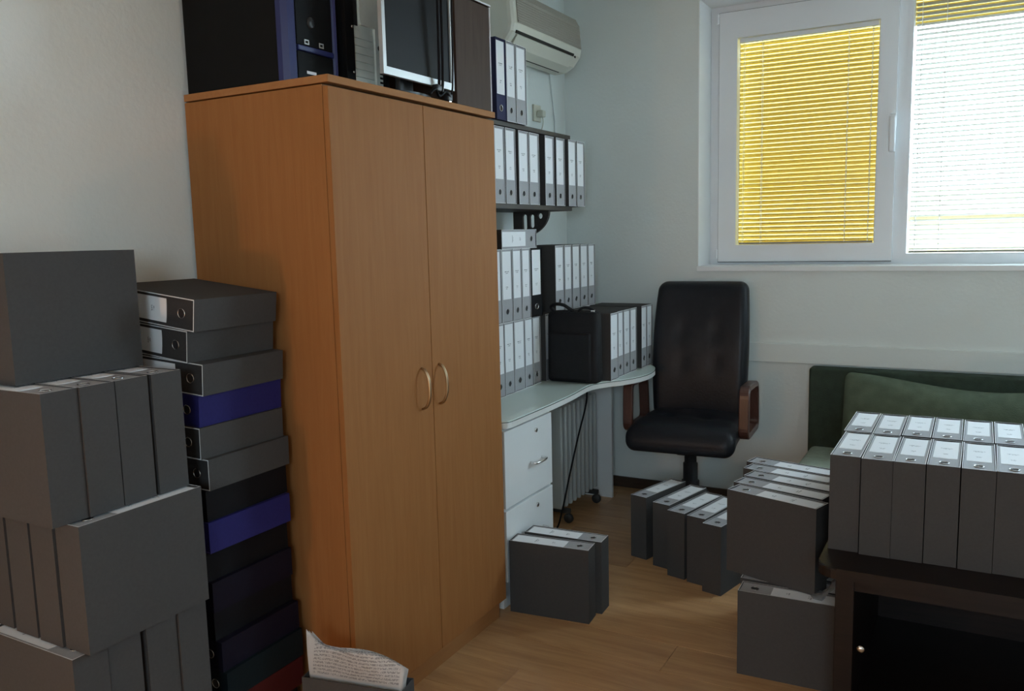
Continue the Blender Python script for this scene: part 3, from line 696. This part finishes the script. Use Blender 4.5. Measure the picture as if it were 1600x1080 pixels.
# ------------------------------------------------------------------ things on top of the wardrobe
WT = H_ + 0.0002
pc = thing('computer_tower', 'black computer tower with blue front trim on the wardrobe corner', 'computer', (-0.34, 0.12, WT))
PX = -0.142 + 0.34
obj('case', box(-0.198, PX - 0.035, -0.110, 0.108, 0, 0.43, bev=0.004), 'pcblack', pc)
fb = prism([(PX - 0.035, -0.110), (PX - 0.018, -0.110), (PX - 0.004, -0.098), (PX, -0.075), (PX - 0.004, -0.070), (PX - 0.012, -0.066), (PX - 0.012, 0.085), (PX - 0.004, 0.09), (PX, 0.096), (PX - 0.010, 0.108), (PX - 0.035, 0.108)], 0.0, 0.43)
obj('front_bezel', fb, 'pcblue', pc)
obj('front_panel', box(PX - 0.012, PX - 0.006, -0.064, 0.083, 0.105, 0.42, bev=0.002), 'pcblack', pc)
obj('lower_panel', box(PX - 0.012, PX - 0.006, -0.064, 0.083, 0.006, 0.088, bev=0.002), 'pcblack', pc)
obj('trim_bar', box(PX - 0.012, PX - 0.001, -0.064, 0.083, 0.089, 0.104, bev=0.003), 'pcblue', pc)
for yy in (-0.026, 0.034):
    u = obj('usb_port', frame_prism((yy - 0.009, yy + 0.009, 0.109, 0.122), (yy - 0.006, yy + 0.006, 0.112, 0.119), PX - 0.007, PX - 0.004, 'YZ'), 'silver', pc)
obj('power_button', lathe([(0.016, 0), (0.016, 0.002), (0.012, 0.004), (0.0, 0.004)], 20, (PX - 0.006, -0.005, 0.170), 'X'), 'plastic', pc, True)
obj('sticker', box(PX - 0.0062, PX - 0.0052, -0.03, 0.008, 0.030, 0.038), 'label', pc)

p2 = thing('computer_case', 'open computer case with bare steel rear and slot covers on the wardrobe', 'computer', (-0.34, 0.345, WT))
Q = -0.135 + 0.34
obj('case', box(-0.195, Q - 0.012, -0.098, 0.092, 0, 0.42), 'pcblack', p2)
obj('side_flange', box(Q - 0.012, Q + 0.004, -0.100, -0.062, 0, 0.42, bev=0.001), 'pcblack', p2)
obj('rear_plate', box(Q - 0.012, Q - 0.006, -0.062, 0.092, 0, 0.42), 'steel', p2)
for k in range(7):
    z0 = 0.030 + 0.0225 * k
    obj('slot_cover', box(Q - 0.006, Q - 0.002, -0.060, 0.034, z0, z0 + 0.0195, bev=0.0012), 'steel', p2)
obj('supply_plate', prism([(-0.022, 0.205), (0.062, 0.205), (0.075, 0.225), (0.075, 0.405), (-0.03, 0.405), (-0.03, 0.218)], Q - 0.006, Q + 0.001, 'X'), 'steel', p2)
obj('fan_opening', lathe([(0.026, 0), (0.026, 0.0016)], 20, (Q + 0.0005, 0.03, 0.325), 'X'), 'pcblack', p2)
obj('port_block', box(Q - 0.006, Q - 0.003, -0.058, -0.036, 0.20, 0.40), 'plastic', p2)
obj('guide_strip', box(Q - 0.006, Q + 0.002, 0.040, 0.072, 0.0, 0.205, bev=0.001), 'steel', p2)
for k in range(7):
    obj('vent_hole', box(Q + 0.0015, Q + 0.0028, 0.056, 0.070, 0.018 + 0.0135 * k, 0.0245 + 0.0135 * k), 'pcblack', p2)
for (zz, yy) in ((0.15, 0.058), (0.128, 0.066)): obj('cut_out', lathe([(0.008, 0), (0.008, 0.0012)], 12, (Q + 0.0016, yy, zz), 'X'), 'pcblack', p2)
for zz in (0.19, 0.06): obj('screw', lathe([(0.004, 0), (0.004, 0.002), (0, 0.003)], 10, (Q + 0.004, -0.072, zz), 'X'), 'ring', p2, True)
obj('edge_flange', box(Q - 0.012, Q + 0.006, 0.078, 0.098, 0, 0.42, bev=0.001), 'pcblack', p2)

mo = thing('monitor', 'flat monitor with silver bezel and hanging cables on the wardrobe', 'monitor', (-0.02, 0.446, WT))
def mt(o): return o
mt(obj('bezel', frame_prism((-0.187, 0.187, 0.042, 0.352), (-0.172, 0.172, 0.064, 0.338), -0.004, 0.010, 'YZ'), 'silver', mo))
mt(obj('screen', box(-0.004, 0.004, -0.173, 0.173, 0.063, 0.339), 'screen', mo))
mt(obj('back_cover', box(-0.045, -0.004, -0.13, 0.15, 0.07, 0.325, bev=0.012), 'plastic', mo))
obj('neck', box(-0.065, -0.045, -0.035, 0.035, 0.008, 0.16, bev=0.004), 'plastic', mo)
obj('foot', prism([(0.005 * 0 - 0.10 + 0.105 * (1 + math.cos(a)) / 2, 0.11 * math.sin(a)) for a in [2 * PI * k / 28 for k in range(28)]], 0, 0.012), 'plastic', mo)
cb = thing('cable_bundle', 'black monitor cables hanging down in front of the screen', 'cable', (0.0, 0.53, WT))
for k, (dy, dz) in enumerate(((0.0, 0.0), (0.014, 0.006), (0.065, 0.0))):
    x = 0.016 + 0.004 * k
    obj('lead', tube(spline([(-0.04, dy - 0.02, 0.42), (x - 0.004, dy - 0.02, 0.40), (x, dy - 0.02, 0.25), (x - 0.006, dy - 0.012, 0.12), (x - 0.010, dy - 0.01, 0.05), (x - 0.012, dy - 0.015, 0.022)], 6), 0.0048 if k < 2 else 0.003, 8), 'cable', cb, True)
obj('lead', tube(spline([(0.002, -0.06, 0.010), (0.006, -0.03, 0.030), (-0.002, 0.0, 0.012), (0.004, 0.03, 0.028), (-0.002, 0.07, 0.010)], 6), 0.0048, 8), 'cable', cb, True)
obj('plug', pad(0.011, 0.020, 0.011, 0.005, 2, 2, None, (0.0, -0.008, 0.034)), 'plastic', cb, True)
obj('plug', pad(0.010, 0.014, 0.015, 0.005, 2, 2, None, (-0.006, 0.058, 0.017)), 'plastic', cb, True)
obj('connector', box(-0.008, 0.002, 0.052, 0.064, 0.0, 0.004), 'ring', cb)

bb = thing('brown_cabinet', 'dark brown veneer box standing on the right end of the wardrobe', 'box', (-0.15, 0.752, WT))
obj('body', box(-0.145, 0.135, -0.112, 0.112, 0, 0.352), 'brown', bb)
obj('front_panel', box(0.135, 0.144, -0.110, 0.110, 0.002, 0.350, bev=0.0015), 'brown', bb)
obj('edge_strip', box(0.134, 0.1455, 0.1105, 0.1145, 0, 0.352), 'edge', bb)
obj('lid', box(-0.148, 0.148, -0.115, 0.115, 0.352, 0.360, bev=0.002), 'brown', bb)
obj('lid_edge', box(0.1482, 0.1492, -0.113, 0.113, 0.3535, 0.3585), 'edge', bb)

# ------------------------------------------------------------------ office chair
ch = thing('office_chair', 'black leather swivel office chair with wooden armrests under the window', 'chair', (0.285, 2.255, 0), math.radians(4))
def seat_fn(p):
    dx = (1 - (p.x / 0.26) ** 2) * (1 - (p.y / 0.25) ** 2)
    z = p.z + (0.018 * max(0, dx) if p.z > 0 else 0)
    if p.z > 0:
        for sx in (-0.09, 0.09):
            z -= 0.016 * math.exp(-((p.x - sx) ** 2 + (p.y + 0.02) ** 2) / 0.0012)
        z -= 0.006 * math.exp(-(p.y + 0.02) ** 2 / 0.0004)
    f = -p.y / 0.25
    if f > 0.4: z -= 0.05 * (f - 0.4) ** 2 / 0.36 * 0.6
    return (p.x * (1 + 0.05 * f), p.y, z)
obj('seat', pad(0.252, 0.25, 0.058, 0.050, 5, 14, seat_fn, (0, -0.03, 0.468)), 'leather', ch, True)
def back_fn(p):
    u = p.x / 0.245; v = p.z / 0.35
    x = p.x * (1.0 - 0.07 * max(0, v) ** 2 - 0.05 * max(0, -v) ** 2)
    y = p.y - (0.014 * max(0, (1 - u * u)) * max(0, 1 - v * v) if p.y < 0 else 0) + 0.03 * u * u * -1 * 0.6
    if p.y < 0:
        for sx in (-0.085, 0.085):
            for sz in (-0.06, 0.10): y += 0.010 * math.exp(-((p.x - sx) ** 2 + (p.z - sz) ** 2) / 0.0010)
    y += 0.025 * (v * v) + 0.10 * (v + 1) * 0.5
    return (x, y, p.z)
obj('backrest', pad(0.245, 0.052, 0.350, 0.046, 5, 16, back_fn, (0, 0.175, 0.832)), 'leather', ch, True)
def arm(s):
    pts = []; x = s * 0.282
    A = [(-0.135, 0.470), (-0.125, 0.700), (0.140, 0.690), (0.165, 0.470)]
    # rounded loop in the y-z plane
    R = 0.045; P = [Vector((0, a, b)) for a, b in A]; n = 4
    for i in range(4):
        p, a, b = P[i], P[i - 1], P[(i + 1) % 4]; da = (a - p).normalized(); db = (b - p).normalized()
        for j in range(7):
            t = j / 6; q = (p + da * R) * (1 - t) ** 2 + 2 * p * t * (1 - t) + (p + db * R) * t ** 2; pts.append((x, q.y, q.z))
    rp = []
    for (cx, cy) in ((1, 1), (-1, 1), (-1, -1), (1, -1)):
        rp += [(cx * 0.015, cy * 0.023)]
    # profile: 30 mm thick in the loop plane, 46 mm wide across; first axis is chosen across
    bm = bmesh.new(); rings = []
    n = len(pts)
    for i in range(n):
        p = Vector(pts[i]); t = (Vector(pts[(i + 1) % n]) - Vector(pts[i - 1])).normalized(); ax = Vector((1, 0, 0)); nn = t.cross(ax)
        pr = [(0.024, 0.009), (0.019, 0.014), (-0.019, 0.014), (-0.024, 0.009), (-0.024, -0.009), (-0.019, -0.014), (0.019, -0.014), (0.024, -0.009)]
        rings.append([bm.verts.new(p + ax * u + nn * v) for (u, v) in pr])
    for i in range(n):
        A_, B_ = rings[i], rings[(i + 1) % n]
        for k in range(8): bm.faces.new((A_[k], A_[(k + 1) % 8], B_[(k + 1) % 8], B_[k]))
    return bm
for s in (-1, 1): obj('armrest', arm(s), 'armwood', ch)
obj('seat_plate', box(-0.13, 0.13, -0.15, 0.14, 0.395, 0.412, bev=0.004), 'plastic', ch)
obj('back_support', tube(spline([(0, 0.08, 0.40), (0, 0.24, 0.40), (0, 0.295, 0.47), (0, 0.30, 0.62)], 5), 0.02, 8, prof=[(0.012, 0.03), (-0.012, 0.03), (-0.012, -0.03), (0.012, -0.03)]), 'plastic', ch)
obj('tilt_box', box(-0.055, 0.055, -0.09, 0.09, 0.345, 0.396, bev=0.012, seg=3), 'plastic', ch)
obj('gas_column', lathe([(0.020, 0.06), (0.020, 0.36)], 20), 'plastic', ch, True)
obj('column_cover', lathe([(0.044, 0.105), (0.044, 0.20), (0.036, 0.202), (0.036, 0.29), (0.030, 0.292), (0.030, 0.345)], 20), 'plastic', ch, True)
obj('hub', lathe([(0.0, 0.05), (0.045, 0.05), (0.055, 0.075), (0.05, 0.11), (0.0, 0.112)], 20), 'plastic', ch, True)
for k in range(5):
    a = math.radians(86 + 72 * k)
    R_ = 0.27
    c, s = math.cos(a), math.sin(a)
    leg = obj('base_leg', tube([(0.03 * c, 0.03 * s, 0.085), (0.15 * c, 0.15 * s, 0.083), (R_ * c, R_ * s, 0.066)], 0.02, 8, prof=[(0.014, 0.020), (-0.014, 0.022), (-0.014, -0.022), (0.014, -0.020)]), 'plastic', ch)
    obj('caster', lathe([(0.0, -0.018), (0.020, -0.018), (0.025, -0.012), (0.025, 0.012), (0.020, 0.018), (0.0, 0.018)], 16, (R_ * c, R_ * s, 0.0255), 'Y'), 'plastic', leg, True)

# ------------------------------------------------------------------ sofa and cushion under the window
sf = thing('sofa', 'low green upholstered sofa against the wall under the window', 'sofa', (1.60, 2.18, 0))
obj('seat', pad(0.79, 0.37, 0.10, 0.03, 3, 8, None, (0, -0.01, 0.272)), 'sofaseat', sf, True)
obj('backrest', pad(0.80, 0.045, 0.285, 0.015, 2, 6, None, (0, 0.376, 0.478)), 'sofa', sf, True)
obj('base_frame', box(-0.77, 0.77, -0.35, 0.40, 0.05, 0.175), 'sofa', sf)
for sx in (-0.7, 0.7):
    for sy_ in (-0.3, 0.35): obj('leg', lathe([(0.018, 0), (0.025, 0.05)], 12, (sx, sy_, 0)), 'darkwood', sf)
cu = thing('sofa_cushion', 'patterned green cushion leaning on the sofa back', 'cushion', (1.42, 2.375, 0.373), 0.0)
def cus(p):
    u = p.x / 0.44; v = p.z / 0.185
    f = max(0, 1 - u ** 4) * max(0, 1 - v ** 4)
    z = p.z + (0.03 * math.cos(u * 2.2 + 2.4) if v > 0 else 0) * (v > 0) * v
    return (p.x, p.y * (0.25 + 0.85 * math.sqrt(f)) + 0.05 * v, z)
obj('cover', pad(0.44, 0.07, 0.185, 0.03, 3, 12, cus, (0, 0, 0.178)), 'pillow', cu, True)

# ------------------------------------------------------------------ dark table
tb = thing('dark_table', 'low dark wooden open-fronted table carrying two rows of box files', 'table', (1.62, 1.02, 0))
def rrect(x0, x1, y0, y1, r, n=6):
    o = []
    for (cx, cy, a0) in ((x1 - r, y1 - r, 0), (x0 + r, y1 - r, 90), (x0 + r, y0 + r, 180), (x1 - r, y0 + r, 270)):
        o += [(cx + r * math.cos(math.radians(a0 + 90 * j / n)), cy + r * math.sin(math.radians(a0 + 90 * j / n))) for j in range(n + 1)]
    return o
tt = prism(rrect(-0.475, 0.62, -0.395, 0.42, 0.055), TZ - 0.030, TZ)
bmesh.ops.bevel(tt, geom=[e for e in tt.edges if abs(e.verts[0].co.z - e.verts[1].co.z) < 1e-6 and e.verts[0].co.z > TZ - 0.001], offset=0.006, segments=2, affect='EDGES', profile=0.5)
obj('tabletop', tt, 'darkwood', tb)
for (x0, x1) in ((-0.425, -0.375), (0.545, 0.595)):
    obj('side_panel', box(x0, x1, -0.365, 0.385, 0.0, TZ - 0.030, bev=0.002), 'darkwood', tb)
obj('back_panel', box(-0.375, 0.545, 0.365, 0.385, 0.0, TZ - 0.030), 'darkwood', tb)
obj('bottom_board', box(-0.375, 0.545, -0.35, 0.365, 0.03, 0.05), 'darkwood', tb)
obj('plinth', box(-0.375, 0.545, -0.33, -0.312, 0.0, 0.03), 'darkwood', tb)
obj('rail', box(-0.375, 0.545, -0.36, -0.342, 0.43, TZ - 0.030), 'darkwood', tb)
obj('knob', lathe([(0.0, -0.022), (0.010, -0.020), (0.012, -0.012), (0.005, -0.006), (0.005, 0.0)], 14, (-0.355, -0.342, 0.262), 'Y'), 'ring', tb, True)
# clear plastic wrapper between the lower file and the table leg
def wrapper():
    bm = bmesh.new(); g = []
    rr = random.Random(3)
    for i in range(9):
        row = []
        for j in range(7):
            u, v = i / 8, j / 6
            row.append(bm.verts.new((1.10 + 0.075 * u + 0.010 * rr.uniform(-1, 1), 0.865 + 0.075 * v + 0.006 * rr.uniform(-1, 1), 0.290 + 0.020 * u * u + 0.095 * max(0, u - 0.35) * (1 - 0.6 * abs(v - .5)) + 0.008 * rr.uniform(0, 1))))
        g.append(row)
    for i in range(8):
        for j in range(6): bm.faces.new((g[i][j], g[i + 1][j], g[i + 1][j + 1], g[i][j + 1]))
    g2 = bmesh.ops.solidify(bm, geom=list(bm.faces), thickness=0.0008)
    return bm
tag(obj('plastic_wrapper', wrapper(), 'poly', None, False), 'crumpled clear plastic wrapper on the floor file by the table leg', 'plastic wrapper')

# ------------------------------------------------------------------ open case with curled papers in front of the wardrobe
oc = thing('open_slipcase', 'open dark slipcase standing on the floor before the wardrobe corner', 'box', (0.155, -0.178, 0), 0.195)
bm = frame_prism((-0.142, 0.142, -0.036, 0.036), (-0.139, 0.139, -0.033, 0.033), 0, 0.318)
for v in bm.verts: v.co = Vector((v.co.x, v.co.z, v.co.y))
obj('case', bm, 'grey', oc)
obj('bottom', box(-0.139, 0.139, -0.033, 0.033, 0.0, 0.004), 'grey', oc)
def sheet_bm(off, dz, ph):
    bm = bmesh.new(); g = []
    N, K = 28, 12
    for i in range(N + 1):
        u = i / N; col_ = []
        top = (0.408 + dz) * 1.0 - 0.052 * u - 0.020 * math.sin(u * 6.2 + ph) * (1 - 0.3 * u) + (0.022 * (1 - u / 0.12) if u < 0.12 else 0)
        for j in range(K + 1):
            v = j / K; z = 0.30 + (top - 0.30) * v - 0.28 * (1 - v) * 0.0
            col_.append(bm.verts.new((-0.132 + 0.264 * u - 0.012 * v * (1 - u), off + 0.010 * math.sin(u * 7.5 + ph) * v + 0.012 * v * v, z)))
        base = bm.verts.new((-0.132 + 0.264 * u, off, 0.01)); g.append([base] + col_)
    for i in range(N):
        for j in range(K + 1): bm.faces.new((g[i][j], g[i + 1][j], g[i + 1][j + 1], g[i][j + 1]))
    bmesh.ops.solidify(bm, geom=list(bm.faces), thickness=0.0012)
    for v in bm.verts: v.co.z -= 0.004 * 0
    return bm
pp = thing('paper_sheets', 'curled printed paper sheets sticking out of the open slipcase', 'paper', (0.155, -0.178, 0.006), 0.195)
for k, (off, dz, ph) in enumerate(((-0.014, 0.0, 0.2), (-0.004, -0.004, 0.5), (0.008, -0.008, 0.8))):
    obj('sheet', sheet_bm(off, dz, ph), 'sheet', pp, True)

# ------------------------------------------------------------------ warm low lamp behind the photographer
wl = thing('floor_lamp', 'low warm floor lamp standing behind the photographer', 'lamp', (0.05, -2.45, 0))
obj('base', lathe([(0.0, 0.0), (0.10, 0.0), (0.10, 0.012), (0.02, 0.02), (0.0, 0.02)], 24), 'plastic', wl, True)
obj('pole', lathe([(0.008, 0.018), (0.008, 0.46)], 12), 'plastic', wl, True)
obj('shade', lathe([(0.085, 0.44), (0.065, 0.58)], 24), 'lampshade', wl, True)
lp = bpy.data.lights.new('lamp_light', 'POINT'); lp.energy = 2.1; lp.color = (1.0, 0.52, 0.24); lp.shadow_soft_size = 0.06
lo = bpy.data.objects.new('lamp_light', lp); C.objects.link(lo); lo.location = (0.05, -2.45, 0.66)
